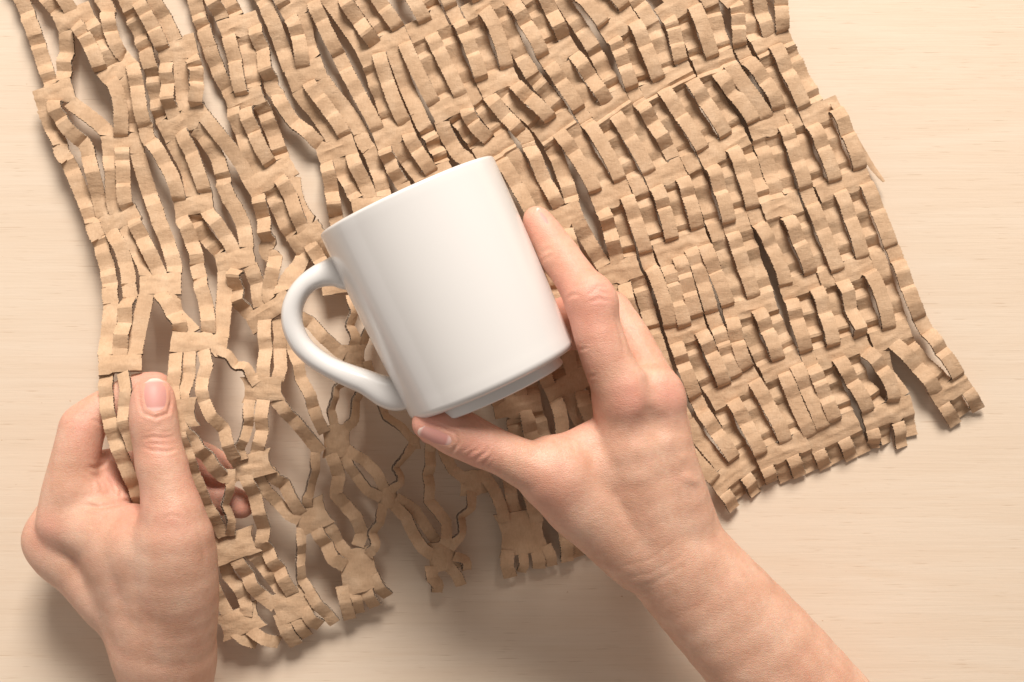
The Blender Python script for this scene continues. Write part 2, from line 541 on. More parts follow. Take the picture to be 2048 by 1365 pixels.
def ribbon(name, path, Ns, hw, rolls, endcap=(False, False), par=None, tooth=0.30):
    """path: centre points, Ns: reference up vectors, hw: half widths"""
    n = len(path)
    vs, uv = [], []
    s = 0
    sd = rng.uniform(0, 900)
    for i in range(n):
        a = path[max(i - 1, 0)]; b = path[min(i + 1, n - 1)]
        T = nrm(b - a)
        if i in (0, n - 1):
            T = nrm(T - Ns[i] * np.dot(T, Ns[i]))
        S = nrm(np.cross(Ns[i], T))
        Nn = nrm(np.cross(T, S))
        if np.dot(Nn, Ns[i]) < 0: Nn = -Nn
        ro = rolls[i]
        S2 = S * math.cos(ro) + Nn * math.sin(ro)
        N2 = Nn * math.cos(ro) - S * math.sin(ro)
        if i: s += np.linalg.norm(path[i] - path[i - 1])
        e = 0 if i in (0, n - 1) else 1
        l = hw[i] + e * (tooth * (0.5 if i % 2 else -0.5) + teeth(tooth * .6)); r_ = hw[i] + e * (tooth * (0.5 if i % 2 else -0.5) + teeth(tooth * .6))
        cup = e * 0.16
        for k, (q, z) in enumerate(((-l, -cup), (-l * .5, 0), (0, cup * .5), (r_ * .5, 0), (r_, -cup))):
            nz = 0.13 * e * noise.noise(Vector((q / 3 + sd, s / 1.9, sd)))
            vs.append(path[i] + S2 * q + N2 * (TH / 2 + z + nz)); uv.append((s, 0.0))
        vs.append(path[i] + S2 * (r_ - .05) + N2 * (-TH / 2 - cup)); uv.append((s, 1.0))
        vs.append(path[i] - S2 * (l - .05) + N2 * (-TH / 2 - cup)); uv.append((s, 1.0))
    f, fm = [], []
    for i in range(n - 1):
        q = i * 7
        for k in range(7):
            k2 = (k + 1) % 7
            f.append((q + k, q + k2, q + 7 + k2, q + 7 + k)); fm.append(1 if k in (4, 6) else 0)
    if endcap[0]:
        f.append(tuple(range(6, -1, -1))); fm.append(1)
    if endcap[1]:
        q = (n - 1) * 7
        f.append(tuple(q + k for k in range(7))); fm.append(1)
    return link_mesh(name, vs, f, [KRAFT, EDGE], par or sheet, fm, uv, True, 21)

def build_strip(s, r0, r1, p0, p1):
    u = s + 0.5
    raised = (s % 2 == 0) != (rng.random() < 0.06)
    a0 = (u - p0['uc']) * SLOT; a1 = (u - p1['uc']) * SLOT
    P0 = patch_pt(p0, a0, PH / 2 + p0['eb'][p0['sl'].index(s)] - (rng.uniform(-0.5, 3.4) if raised else 0))
    P1 = patch_pt(p1, a1, -PH / 2 - p1['et'][p1['sl'].index(s)] + (rng.uniform(-0.5, 2.8) if raised else 0))
    ro0, ro1 = patch_roll(p0, a0), patch_roll(p1, a1)
    st = max(stretch(u, r0), stretch(u, r1))
    pts = [(P0, p0['V'])]
    for rm in range(r0 + 1, r1):
        V = vdir(u, rm)
        M = pos3(u, rm)
        jz = rng.uniform(-0.8, 0.8) + (0.0)
        M = M + np.array([0, 0, jz]) + np.cross(V, (0, 0, 1)) * rng.uniform(-1, 1) * (0.2 + 1.0 * st)
        pts += [(M - V * PH * .42, V), (M + V * PH * .42, V)]
    pts.append((P1, p1['V']))
    path, Ns, wfs = [], [], []
    base_roll = []
    for i in range(len(pts) - 1):
        a, ta = pts[i]; b, tb = pts[i + 1]
        L = np.linalg.norm(b - a)
        n = max(6, int(round(L / 0.62)))
        seg = herm(a, ta, b, tb, n)
        kn = knots(raised, st) if i % 2 == 0 else [(0, 0), (0.5, rng.uniform(-0.3, 0.4)), (1, 0)]
        if i % 2 and r0 + 1 + i // 2 == -5 and s >= 19: kn = [(0, 0), (0.66, 0), (0.76, -0.7), (0.86, 0.9), (1, 0)]
        if L > 32: kn = [(t, v * 0.75) for t, v in kn]
        lean = abs(np.dot(nrm(b - a), nrm(np.cross(tb, (0, 0, 1)))))
        pn = pinch(*pos2(u, min(0, r0 + 1)))
        ra = (rng.gauss(0, 4 + 8 * st) - (0.22 * st + pn) * (16 + 58 * lean)) * math.pi / 180 if i % 2 == 0 else 0
        side = rng.gauss(0, 0.12 + 1.1 * st)
        for j, q in enumerate(seg):
            if i and j == 0: continue
            t = j / n
            N = nrm(p0['N'] * (1 - t) + p1['N'] * t)
            tw = math.sin(math.pi * t)
            z = ev(kn, t)
            lat = nrm(np.cross(tb, N))
            rr_ = ra * tw
            pt = q + (N * math.cos(rr_) + lat * math.sin(rr_)) * z + lat * side * tw
            if z + q[2] < 0.9:
                pt = pt + np.array([0, 0, 0.9 - (z + q[2])])
            path.append(pt); Ns.append(N); base_roll.append(ra * tw)
            gl = (i + t) / (len(pts) - 1)
            base_roll[-1] += ro0 * max(0, 1 - 3 * gl) + ro1 * max(0, 3 * gl - 2)
            wfs.append(1 + (p0['wf'] - 1) * max(0, 1 - 3 * gl) + (p1['wf'] - 1) * max(0, 3 * gl - 2))
    path = np.array(path)
    sm = path.copy()
    sm[1:-1] = 0.13 * sm[:-2] + 0.74 * sm[1:-1] + 0.13 * sm[2:]
    hw = [(SLOT / 2 + (0.06 if raised else 0.28)) * q for q in wfs]
    ribbon('raised_strip' if raised else 'sunken_strip', sm, Ns, hw, base_roll)

for key, p in PATCH.items():
    build_patch(key, p)
for s in range(U_MIN, U_MAX + 1):
    last = None
    for r in range(R_TOP, 1):
        p = owner(s, r)
        if p is None:
            continue
        if last is not None:
            build_strip(s, last[0], r, last[1], p)
        last = (r, p)

# cut ends below the last row: short tabs bent down towards the table
for (k, r), p in PATCH.items():
    if r != 0: continue
    for s in p['sl'] + ([p['sl'][-1] + 1] if (p['sl'][-1] + 1 <= U_MAX and (k, r) not in FUSED and k >= 0) else []):
        u = s + 0.5
        extra = s not in p['sl']
        if extra:
            continue
        P0 = patch_pt(p, (u - p['uc']) * SLOT, PH / 2 + p['eb'][p['sl'].index(s)])
        V, N = p['V'], p['N']
        Ltot = rng.uniform(11.5, 15.5)
        n = 20
        pitch, pt, path = 0.0, P0.copy(), [P0.copy()]
        rs = s % 2 == 0
        bend = rng.uniform(0.5, 1.0)
        for i in range(1, n + 1):
            t = i / n
            if rs:
                pitch = 0.45 if t < 0.12 else (0.0 if t < 0.38 else (-bend if t < 0.85 else -bend * 0.5))
            else:
                pitch = -0.9 if t < 0.25 else (-0.25 if t < 0.5 else (-bend * .9 if t < 0.85 else -0.3))
            d = V * math.cos(pitch) + N * math.sin(pitch)
            pt = pt + d * Ltot / n
            if pt[2] < 0.9: pt[2] = 0.9
            path.append(pt.copy())
        path = np.array(path)
        for _ in range(2):
            path[1:-1] = 0.25 * path[:-2] + 0.5 * path[1:-1] + 0.25 * path[2:]
        ro = rng.gauss(0, 0.08 + 0.25 * p['st'])
        ribbon('end_tab', path, [N] * len(path), [(SLOT / 2 - 0.15) * p['wf']] * len(path), [patch_roll(p, (u - p['uc']) * SLOT) + ro * i / n for i in range(n + 1)], (False, True))

# ---- the pulled corner: small domed joints and kinked strips, each where it hangs
def joint(x, y, hw, hh, ang, arch=1.2, z=None, n=None):
    z = zf(x, y) if z is None else z
    c = at(x, y, z)
    a = R(ang)
    V = nrm((math.sin(a), -math.cos(a), -0.04)); N = np.array((0.03, 0.0, 1.0))
    U = nrm(np.cross(N, V)); N = nrm(np.cross(V, U)); N = N if N[2] > 0 else -N
    n = n or (3 if hw > 28 else 2)
    k = sc(z)
    p = dict(c=c, U=U, V=V, N=N, sl=list(range(n)), uc=n / 2, st=0.5, wf=2 * hw * k / (n * SLOT), arch=arch,
             eb=[rng.uniform(-.5, .5) for _ in range(n)], et=[rng.uniform(-.5, .5) for _ in range(n)], ph=2 * hh * k, flare=0.22)
    build_patch((99, 1), p)
def strand(pts, wpx=26, roll=0, amp=1.7, up=1, end=0.0, name='pulled_strip', caps=(False, False)):
    """pts: places of the strip's folds; roll: twist about its own length in degrees; end: drop of the free end in mm"""
    P = []
    dn = [pts[0]]
    for a, b in zip(pts, pts[1:]):
        d_ = math.hypot(b[0] - a[0], b[1] - a[1])
        q_ = max(1, int(round(d_ / 27)))
        dn += [(a[0] + (b[0] - a[0]) * (i + (rng.uniform(-.2, .2) if i < q_ else 0)) / q_, a[1] + (b[1] - a[1]) * (i + (rng.uniform(-.2, .2) if i < q_ else 0)) / q_) for i in range(1, q_ + 1)]
    pts = dn
    roll *= 1.35
    for i, (x, y) in enumerate(pts):
        P.append((at(x, y, zf(x, y)), x, y))
    out, Ns, rolls, hw = [], [], [], []
    m = len(P) - 1
    up_ = np.array((0.0, 0.0, 1.0))
    wz = [0.2] + [0.5 * up * amp + amp * (0.85 if i % 2 else -0.85) * rng.uniform(0.55, 1.25) for i in range(1, m)] + [0.2]
    L = [np.linalg.norm(P[i + 1][0] - P[i][0]) for i in range(m)]
    tot = sum(L); run = 0
    for i in range(m):
        k = max(3, int(round(L[i] / 0.62)))
        bulge = rng.uniform(-0.5, 0.8)
        for j in range(k + (1 if i == m - 1 else 0)):
            t = j / k
            g = (run + L[i] * t) / tot
            ro = R(roll) * min(1.0, 3.2 * g, 3.2 * (1 - g) if end == 0 else 1.0) + R(rng.uniform(-1, 1))
            T = nrm(P[i + 1][0] - P[i][0]); lat = nrm(np.cross(T, up_))
            q = P[i][0] * (1 - t) + P[i + 1][0] * t
            wv = wz[i] * (1 - t) + wz[i + 1] * t + bulge * math.sin(math.pi * t) * 0.5
            q = q + (up_ * math.cos(ro) + lat * math.sin(ro)) * wv
            q[2] -= end * g * g
            q[2] = max(q[2], 1.0)
            out.append(q); Ns.append(up_); rolls.append(ro); hw.append(wpx / 2 * sc(q[2]))
        run += L[i]
    out = np.array(out)
    for _ in range(2):
        out[1:-1] = 0.18 * out[:-2] + 0.64 * out[1:-1] + 0.18 * out[2:]
    ribbon(name, out, Ns, hw, rolls, caps, tooth=0.26)

for j_ in [(526, 779, 41, 25, 2, .8), (503, 932, 42, 25, 14, 1.2), (673, 881, 29, 33, 3, 2.4), (775, 996, 22, 22, 10, 2.0), (621, 1034, 38, 30, 24, 1.3),
           (716, 1140, 41, 44, 14, 2.2), (884, 1112, 31, 31, 12, 2.8), (584, 1209, 42, 31, 24, .8), (480, 1243, 44, 26, 22, 1.0), (468, 1092, 46, 27, 20, .9),
           (356, 828, 38, 29, 4, .9), (707, 715, 24, 24, 0, 1.6), (828, 884, 13, 14, 0, .8), (948, 966, 31, 25, 8, 1.8), (1044, 1066, 48, 44, 8, .7)]:
    joint(*j_)
for st_ in [
    ([(214, 745), (213, 795), (219, 838), (230, 880), (248, 925), (270, 972), (288, 1015)], 28, -6, 1.4),
    ([(246, 745), (256, 782), (247, 815), (254, 862), (268, 900)], 25, 8, 1.8),
    ([(353, 706), (353, 745), (345, 774), (349, 806)], 27, 0, 1.8),
    ([(380, 704), (378, 750), (366, 788), (368, 806)], 25, -8, 1.8, -1),
    ([(408, 700), (415, 730), (405, 757), (403, 782), (408, 803), (423, 835), (447, 856), (457, 890), (470, 918)], 25, -10, 1.9),
    ([(432, 696), (454, 714), (472, 731), (489, 737), (505, 756), (514, 768)], 21, -34, 1.7),
    ([(530, 640), (532, 700), (529, 735), (526, 768)], 27, 0, 2.2),
    ([(557, 637), (561, 672), (559, 698), (562, 736), (555, 762)], 26, -6, 1.6, -1),
    ([(580, 634), (586, 700), (595, 729), (602, 757), (620, 793), (634, 835), (650, 866)], 24, -14, 1.7),
    ([(580, 612), (620, 645), (648, 673), (674, 700), (692, 710)], 26, 6, 1.3),
    ([(500, 800), (493, 835), (497, 852), (482, 879), (478, 900), (486, 920)], 22, -30, 1.8),
    ([(528, 800), (523, 835), (525, 862), (514, 905), (512, 918)], 26, -4, 2.0),
    ([(550, 798), (574, 821), (602, 852), (620, 880), (642, 905)], 27, 12, 1.6),
    ([(356, 842), (385, 880), (414, 913), (445, 953), (472, 952)], 28, 6, 1.4),
    ([(462, 956), (458, 976), (450, 1010), (458, 1045), (462, 1072)], 18, -40, 1.6),
    ([(358, 850), (371, 896), (387, 946), (402, 981), (427, 1031), (448, 1074)], 24, -10, 1.4),
    ([(490, 950), (509, 988), (521, 1026), (528, 1057), (525, 1084), (545, 1120), (568, 1155), (586, 1188)], 27, 0, 2.1),
    ([(515, 950), (533, 983), (556, 1006), (578, 1030), (600, 1040)], 24, -8, 1.6, -1),
    ([(538, 940), (568, 968), (588, 1000), (603, 1028)], 26, 6, 2.0),
    ([(632, 905), (625, 938), (623, 968), (611, 996), (616, 1014)], 20, -36, 1.7),
    ([(662, 908), (678, 952), (672, 988), (690, 1010), (713, 1034), (724, 1066), (716, 1092)], 26, -4, 2.0),
    ([(686, 908), (712, 952), (738, 980), (764, 996)], 22, 10, 1.5),
    ([(694, 898), (730, 922), (755, 948), (770, 980)], 22, -6, 1.7),
    ([(828, 888), (806, 909), (790, 936), (795, 960), (779, 984)], 18, -42, 1.8),
    ([(768, 1010), (754, 1040), (744, 1066), (746, 1090), (736, 1112)], 21, -34, 1.8),
    ([(786, 1008), (814, 1034), (826, 1066), (848, 1096), (868, 1112)], 24, 4, 1.9),
    ([(792, 996), (830, 1020), (849, 1050), (870, 1080), (880, 1096)], 22, -8, 1.7, -1),
    ([(735, 722), (742, 776), (772, 834), (804, 858), (826, 880)], 17, -30, 1.6),
    ([(862, 862), (860, 905), (856, 950), (858, 1002), (874, 1024), (893, 1045), (892, 1078), (886, 1096)], 22, -16, 1.8),
    ([(880, 880), (890, 915), (906, 940), (932, 960)], 22, -10, 1.6),
    ([(944, 982), (938, 1012), (922, 1034), (918, 1066), (900, 1098)], 20, -36, 1.8),
    ([(965, 945), (986, 978), (1002, 1012), (1010, 1044)], 24, -6, 1.6),
    ([(1000, 905), (1018, 960), (1026, 1010), (1036, 1046)], 25, -4, 1.6, -1),
    ([(1040, 930), (1056, 980), (1066, 1018), (1076, 1046)], 26, -6, 1.6),
    ([(604, 1056), (598, 1090), (604, 1108), (594, 1132), (604, 1160), (620, 1182)], 20, -34, 1.8),
    ([(630, 1052), (652, 1088), (668, 1116), (692, 1132)], 27, 4, 2.2),
    ([(650, 1044), (676, 1086), (702, 1120)], 24, -10, 1.4, -1),
    ([(466, 1108), (496, 1150), (520, 1188), (552, 1212)], 28, 4, 2.0),
    ([(494, 1100), (524, 1130), (550, 1166), (572, 1192)], 26, -6, 1.6, -1),
    ([(446, 1110), (456, 1150), (478, 1176), (494, 1215), (492, 1232)], 25, -12, 1.6, -1),
    ([(425, 1160), (440, 1200), (458, 1232)], 24, -12, 1.3),
    ([(702, 590), (704, 622), (699, 652), (708, 680), (706, 700)], 20, -34, 1.7),
    ([(745, 620), (735, 655), (724, 690), (716, 706)], 19, -28, 1.6),
    ([(697, 728), (684, 757), (665, 793), (662, 822), (670, 856)], 18, -42, 1.8),
    ([(722, 728), (719, 768), (713, 803), (704, 840), (690, 860)], 20, -36, 1.7),
]:
    strand(*st_)
# free ends along the cut edge of the pulled corner
for pts_, w_, r_, e_ in [
    ([(684, 1172), (690, 1205), (698, 1242)], 25, -8, 4), ([(706, 1178), (713, 1200), (717, 1230)], 21, -10, 5), ([(730, 1168), (740, 1192), (750, 1216)], 26, 8, 4),
    ([(746, 1150), (762, 1176), (775, 1196)], 23, 6, 5), ([(862, 1132), (860, 1156), (876, 1172), (872, 1188)], 24, -20, 4), ([(896, 1130), (914, 1150), (922, 1174)], 22, 0, 4),
    ([(908, 1112), (928, 1124), (932, 1142)], 20, -24, 4), ([(560, 1226), (575, 1262), (591, 1294)], 28, 2, 4), ([(588, 1230), (600, 1256), (611, 1278)], 23, -8, 6),
    ([(608, 1216), (624, 1240), (640, 1254)], 26, 4, 4), ([(618, 1182), (636, 1208), (654, 1230), (668, 1250)], 24, 4, 4), ([(466, 1258), (486, 1280), (512, 1291)], 24, -14, 4),
    ([(500, 1258), (526, 1280), (556, 1290)], 24, -10, 5), ([(1016, 1100), (1014, 1128), (1021, 1158)], 27, 0, 4), ([(1046, 1104), (1046, 1130), (1042, 1148)], 20, -8, 6),
    ([(1074, 1100), (1078, 1122), (1078, 1140)], 26, 0, 4), ([(1092, 1090), (1100, 1112), (1104, 1134)], 22, -6, 4)]:
    strand(pts_, w_, r_, 1.8, 1, e_, 'end_tab', (False, True))

# thin sliver of liner peeled off the right edge
sl = [(1668, 205, 9), (1684, 235, 10), (1700, 262, 9), (1716, 290, 7), (1732, 315, 5), (1746, 337, 5), (1758, 352, 6), (1768, 364, 7)]
sl = [at(*q) for q in sl]
path = []
for a, b in zip(sl, sl[1:]):
    for i in range(5): path.append(a + (b - a) * i / 5)
path.append(sl[-1])
_th, TH = TH, 0.35
n = len(path)
ribbon('peeled_sliver', np.array(path), [nrm((0.3, 0.1, 1))] * n, [1.9 * (1 - (i / n)) ** 0.7 + 0.45 for i in range(n)], [0.5 * i / n for i in range(n)], (True, True), tooth=0.1)
TH = _th

# ------------------------------------------------------------------ mug (held on its side, rim slightly raised)
MZ = 76.0
rimc = at(814, 392, MZ); basec = at(984, 761, MZ)
ax2 = nrm(basec - rimc)                           # rim -> base, in the picture plane
tilt = -R(3.6)
AX = nrm(np.array([ax2[0] * math.cos(tilt), ax2[1] * math.cos(tilt), math.sin(tilt)]))
SD = nrm(np.array([-AX[1], AX[0], 0]))            # to the right of the mug in the picture
UPV = nrm(np.cross(AX, SD)); UPV = UPV if UPV[2] > 0 else -UPV
mid = (rimc + basec) / 2
ML = np.linalg.norm(basec - rimc)
O = mid - AX * ML / 2                             # rim centre
mug = empty('mug')
mug.location = tuple(O * 0.001)
tag(mug, 'white glazed ceramic mug held on its side above the cardboard, handle to the left', 'mug')
def mp(a, s, u):                                  # axis, side, up (mm) -> relative to the mug's origin
    return AX * a + SD * s + UPV * u
def lathe(name, prof, seg=160, mat=CERAMIC):
    vs, f = [], []
    for (r, a) in prof:
        for i in range(seg):
            th = 2 * math.pi * i / seg
            vs.append(mp(a, r * math.cos(th), r * math.sin(th)))
    m = len(prof)
    for j in range(m - 1):
        for i in range(seg):
            i2 = (i + 1) % seg
            f.append((j * seg + i, j * seg + i2, (j + 1) * seg + i2, (j + 1) * seg + i))
    f.append(tuple((m - 1) * seg + i for i in range(seg)))
    f.append(tuple(seg - 1 - i for i in range(seg)))
    return link_mesh(name, vs, f, [mat], mug)
def arc(cx, cy, r, a0, a1, n):
    return [(cx + r * math.cos(R(a0 + (a1 - a0) * i / n)), cy + r * math.sin(R(a0 + (a1 - a0) * i / n))) for i in range(n + 1)]
RR, RB = 40.6, 38.6
prof = [(0.01, ML - 6.5), (RB - 10, ML - 6.5)]
prof += [(RR - 3.8, 3.5)]
prof += arc(RR - 1.75, 1.6, 1.6, 180, 360, 12)
N_ = 24
for i in range(1, N_):
    t = i / N_
    prof.append((RR - 0.15 + (RB - RR) * t + 0.5 * math.sin(math.pi * t), 1.6 + (ML - 4.0) * t))
prof += arc(RB - 3.6, ML - 2.0, 3.6, 2, 86, 10)
prof += [(31.6, ML + 1.75)]
prof += arc(31.2, ML + 2.5, 0.7, 270, 200, 5)
prof += arc(29.8, ML + 5.0, 1.3, 20, 110, 6)
prof += [(27.8, ML + 5.8), (26.8, ML + 4.6), (0.01, ML + 4.0)]
lathe('mug_body', prof)

def px_to_mug(px, py):
    p = at(px, py, MZ)
    d = p - O
    return float(np.dot(d, AX)), float(np.dot(d, SD))
hpts = [(700, 538, 9.5, 7.5), (680, 542, 8.2, 7.2), (660, 546, 6.0, 6.8), (638, 553, 5.0, 6.8), (614, 568, 4.4, 6.9), (595, 592, 4.35, 7.0), (585, 622, 4.4, 7.0),
        (587, 655, 4.4, 7.0), (602, 688, 4.4, 6.9), (627, 714, 4.4, 6.8), (660, 735, 4.4, 6.7), (695, 751, 4.9, 6.6), (728, 764, 5.3, 6.5),
        (750, 775, 6.0, 6.4), (773, 785, 7.0, 6.5), (796, 789, 7.4, 6.5), (822, 783, 6.5, 6.0)]
def catmull(P, n):
    P = [np.array(p, float) for p in P]
    out = []
    for i in range(len(P) - 1):
        a = P[max(i - 1, 0)]; b = P[i]; c = P[i + 1]; d = P[min(i + 2, len(P) - 1)]
        for j in range(n):
            t = j / n
            out.append(0.5 * ((2 * b) + (-a + c) * t + (2 * a - 5 * b + 4 * c - d) * t * t + (-a + 3 * b - 3 * c + d) * t ** 3))
    out.append(P[-1])
    return out
H = [(*px_to_mug(x, y), a, b) for x, y, a, b in hpts]
H = catmull(H, 6)
vs, f = [], []
SEG = 28
for i, h in enumerate(H):
    a = H[max(i - 1, 0)]; b = H[min(i + 1, len(H) - 1)]
    t = nrm(b[:2] - a[:2]); nn = np.array([-t[1], t[0]])
    for k in range(SEG):
        th = 2 * math.pi * k / SEG
        cx, cy = math.cos(th), math.sin(th)
        e = 0.86
        cx = math.copysign(abs(cx) ** e, cx); cy = math.copysign(abs(cy) ** e, cy)
        q = h[:2] + nn * cx * h[2]
        vs.append(mp(q[0], q[1], cy * h[3]))
for i in range(len(H) - 1):
    for k in range(SEG):
        k2 = (k + 1) % SEG
        f.append((i * SEG + k, i * SEG + k2, (i + 1) * SEG + k2, (i + 1) * SEG + k))
f.append(tuple(range(SEG))); f.append(tuple((len(H) - 1) * SEG + SEG - 1 - k for k in range(SEG)))
link_mesh('handle', vs, f, [CERAMIC], mug)

# ------------------------------------------------------------------ hands: smooth union of tapered limbs -> one surface
def P3(x, y, z, r):
    p = at(x, y, z)
    return (p[0], p[1], p[2], r * sc(z))

class Field:
    def __init__(s, lo, hi, h):
        s.lo = np.array(lo, float); s.h = h
        s.n = np.ceil((np.array(hi) - s.lo) / h).astype(int) + 1
        s.ax = [s.lo[i] + h * np.arange(s.n[i]) for i in range(3)]
        s.F = np.full(s.n, 30.0, dtype=np.float32)
    def box(s, lo, hi):
        a = np.clip(np.floor((np.array(lo) - s.lo) / s.h).astype(int), 0, s.n)
        b = np.clip(np.ceil((np.array(hi) - s.lo) / s.h).astype(int) + 1, 0, s.n)
        return a, b
    def cone(s, A, B, k=3.0, flat=1.0, carve=False):
        """round cone from A to B (x, y, z, r); flat squeezes it in z about its own axis"""
        A = np.array(A, np.float32); B = np.array(B, np.float32)
        m = max(A[3], B[3]) + k + 5
        a, b = s.box(np.minimum(A[:3], B[:3]) - m, np.maximum(A[:3], B[:3]) + m)
        if np.any(b <= a): return
        X = s.ax[0][a[0]:b[0]].astype(np.float32)[:, None, None]
        Y = s.ax[1][a[1]:b[1]].astype(np.float32)[None, :, None]
        Z = s.ax[2][a[2]:b[2]].astype(np.float32)[None, None, :]
        d = B[:3] - A[:3]
        L2 = float(np.dot(d[:2], d[:2]) + d[2] ** 2)
        t = ((X - A[0]) * d[0] + (Y - A[1]) * d[1] + (Z - A[2]) * d[2]) / max(L2, 1e-6)
        t = np.clip(t, 0, 1)
        r = A[3] + (B[3] - A[3]) * t
        dist = np.sqrt((X - A[0] - d[0] * t) ** 2 + (Y - A[1] - d[1] * t) ** 2 + ((Z - A[2] - d[2] * t) / flat) ** 2) - r
        G = s.F[a[0]:b[0], a[1]:b[1], a[2]:b[2]]
        if carve:
            dist = -dist
            hh = np.clip(0.5 - 0.5 * (G - dist) / k, 0, 1)
            G[...] = G * (1 - hh) + dist * hh + k * hh * (1 - hh)
        else:
            hh = np.clip(0.5 + 0.5 * (dist - G) / k, 0, 1)
            G[...] = dist * (1 - hh) + G * hh - k * hh * (1 - hh)
    def chain(s, pts, k=3.0, flat=1.0, sub=3):
        pts = [np.array(P3(*p)) for p in pts]
        pp = catmull(pts, sub)
        for a, b in zip(pp, pp[1:]):
            s.cone(a, b, k if a is pp[0] else 1.2, flat)
    def sample(s, p):
        q = (np.asarray(p) - s.lo) / s.h
        q = np.clip(q, 0, np.array(s.n) - 1.001)
        i = np.floor(q).astype(int); f = q - i
        v = 0
        for dx in (0, 1):
            for dy in (0, 1):
                for dz in (0, 1):
                    w_ = (f[0] if dx else 1 - f[0]) * (f[1] if dy else 1 - f[1]) * (f[2] if dz else 1 - f[2])
                    v += w_ * s.F[i[0] + dx, i[1] + dy, i[2] + dz]
        return float(v)
    def grad(s, p):
        e = s.h
        return nrm([s.sample(p + np.array(d)) - s.sample(p - np.array(d)) for d in ((e, 0, 0), (0, e, 0), (0, 0, e))])
    def smooth(s, it=1):
        for _ in range(it):
            for axn in range(3):
                G = s.F
                sl_a = [slice(None)] * 3; sl_b = [slice(None)] * 3; sl_c = [slice(None)] * 3
                sl_a[axn] = slice(0, -2); sl_b[axn] = slice(1, -1); sl_c[axn] = slice(2, None)
                H_ = G.copy()
                H_[tuple(sl_b)] = 0.25 * G[tuple(sl_a)] + 0.5 * G[tuple(sl_b)] + 0.25 * G[tuple(sl_c)]
                s.F = H_
    def mesh(s):
        """naive surface nets"""
        F = s.F; n = s.n
        S = F < 0
        c = np.zeros(n - 1, dtype=np.int8)
        for dx in (0, 1):
            for dy in (0, 1):
                for dz in (0, 1):
                    c += S[dx:n[0] - 1 + dx, dy:n[1] - 1 + dy, dz:n[2] - 1 + dz]
        act = (c > 0) & (c < 8)
        idx = np.full(act.shape, -1, dtype=np.int64)
        ii = np.argwhere(act)
        idx[act] = np.arange(len(ii))
        acc = np.zeros((len(ii), 3)); cnt = np.zeros(len(ii))
        cr = [(x, y, z) for x in (0, 1) for y in (0, 1) for z in (0, 1)]
        for a in cr:
            for axn in range(3):
                if a[axn]: continue
                b = list(a); b[axn] = 1
                va = F[ii[:, 0] + a[0], ii[:, 1] + a[1], ii[:, 2] + a[2]].astype(float)
                vb = F[ii[:, 0] + b[0], ii[:, 1] + b[1], ii[:, 2] + b[2]].astype(float)
                m = (va < 0) != (vb < 0)
                t = np.where(m, va / np.where(m, va - vb, 1), 0)
                p = np.array(a, float)[None, :].repeat(len(ii), 0)
                p[:, axn] += t
                acc[m] += p[m]; cnt[m] += 1
        V = (ii + acc / cnt[:, None]) * s.h + s.lo
        faces = []
        for axn in range(3):
            o1, o2 = [(1, 2), (2, 0), (0, 1)][axn]
            sa = [slice(1, -1)] * 3; sa[axn] = slice(0, n[axn] - 1)
            sb = list(sa); sb[axn] = slice(1, n[axn])
            A_ = S[tuple(sa)]; B_ = S[tuple(sb)]
            e = np.argwhere(A_ != B_)
            flip = A_[tuple(e.T)]
            base = e.copy()
            base[:, o1] += 1; base[:, o2] += 1
            q = []
            for (d1, d2) in ((-1, -1), (0, -1), (0, 0), (-1, 0)):
                t = base.copy(); t[:, o1] += d1; t[:, o2] += d2
                q.append(idx[t[:, 0], t[:, 1], t[:, 2]])
            q = np.stack(q, 1)
            q = np.where(flip[:, None], q, q[:, ::-1])
            faces.append(q)
        return V, np.concatenate(faces)

def to_px(V):
    s = FRAME_W / 2048.0 * (CAM_H - V[:, 2]) / CAM_H
    return V[:, 0] / s + 1024.0, -V[:, 1] / s + 682.5

def seg_dist(x, y, pts):
    d = np.full(x.shape, 1e9); tt = np.zeros(x.shape)
    n = len(pts) - 1
    for i in range(n):
        ax_, ay = pts[i]; bx, by = pts[i + 1]
        dx, dy = bx - ax_, by - ay
        t = np.clip(((x - ax_) * dx + (y - ay) * dy) / (dx * dx + dy * dy), 0, 1)
        q = np.hypot(x - ax_ - dx * t, y - ay - dy * t)
        m = q < d
        d[m] = q[m]; tt[m] = (i + t[m]) / n
    return d, tt

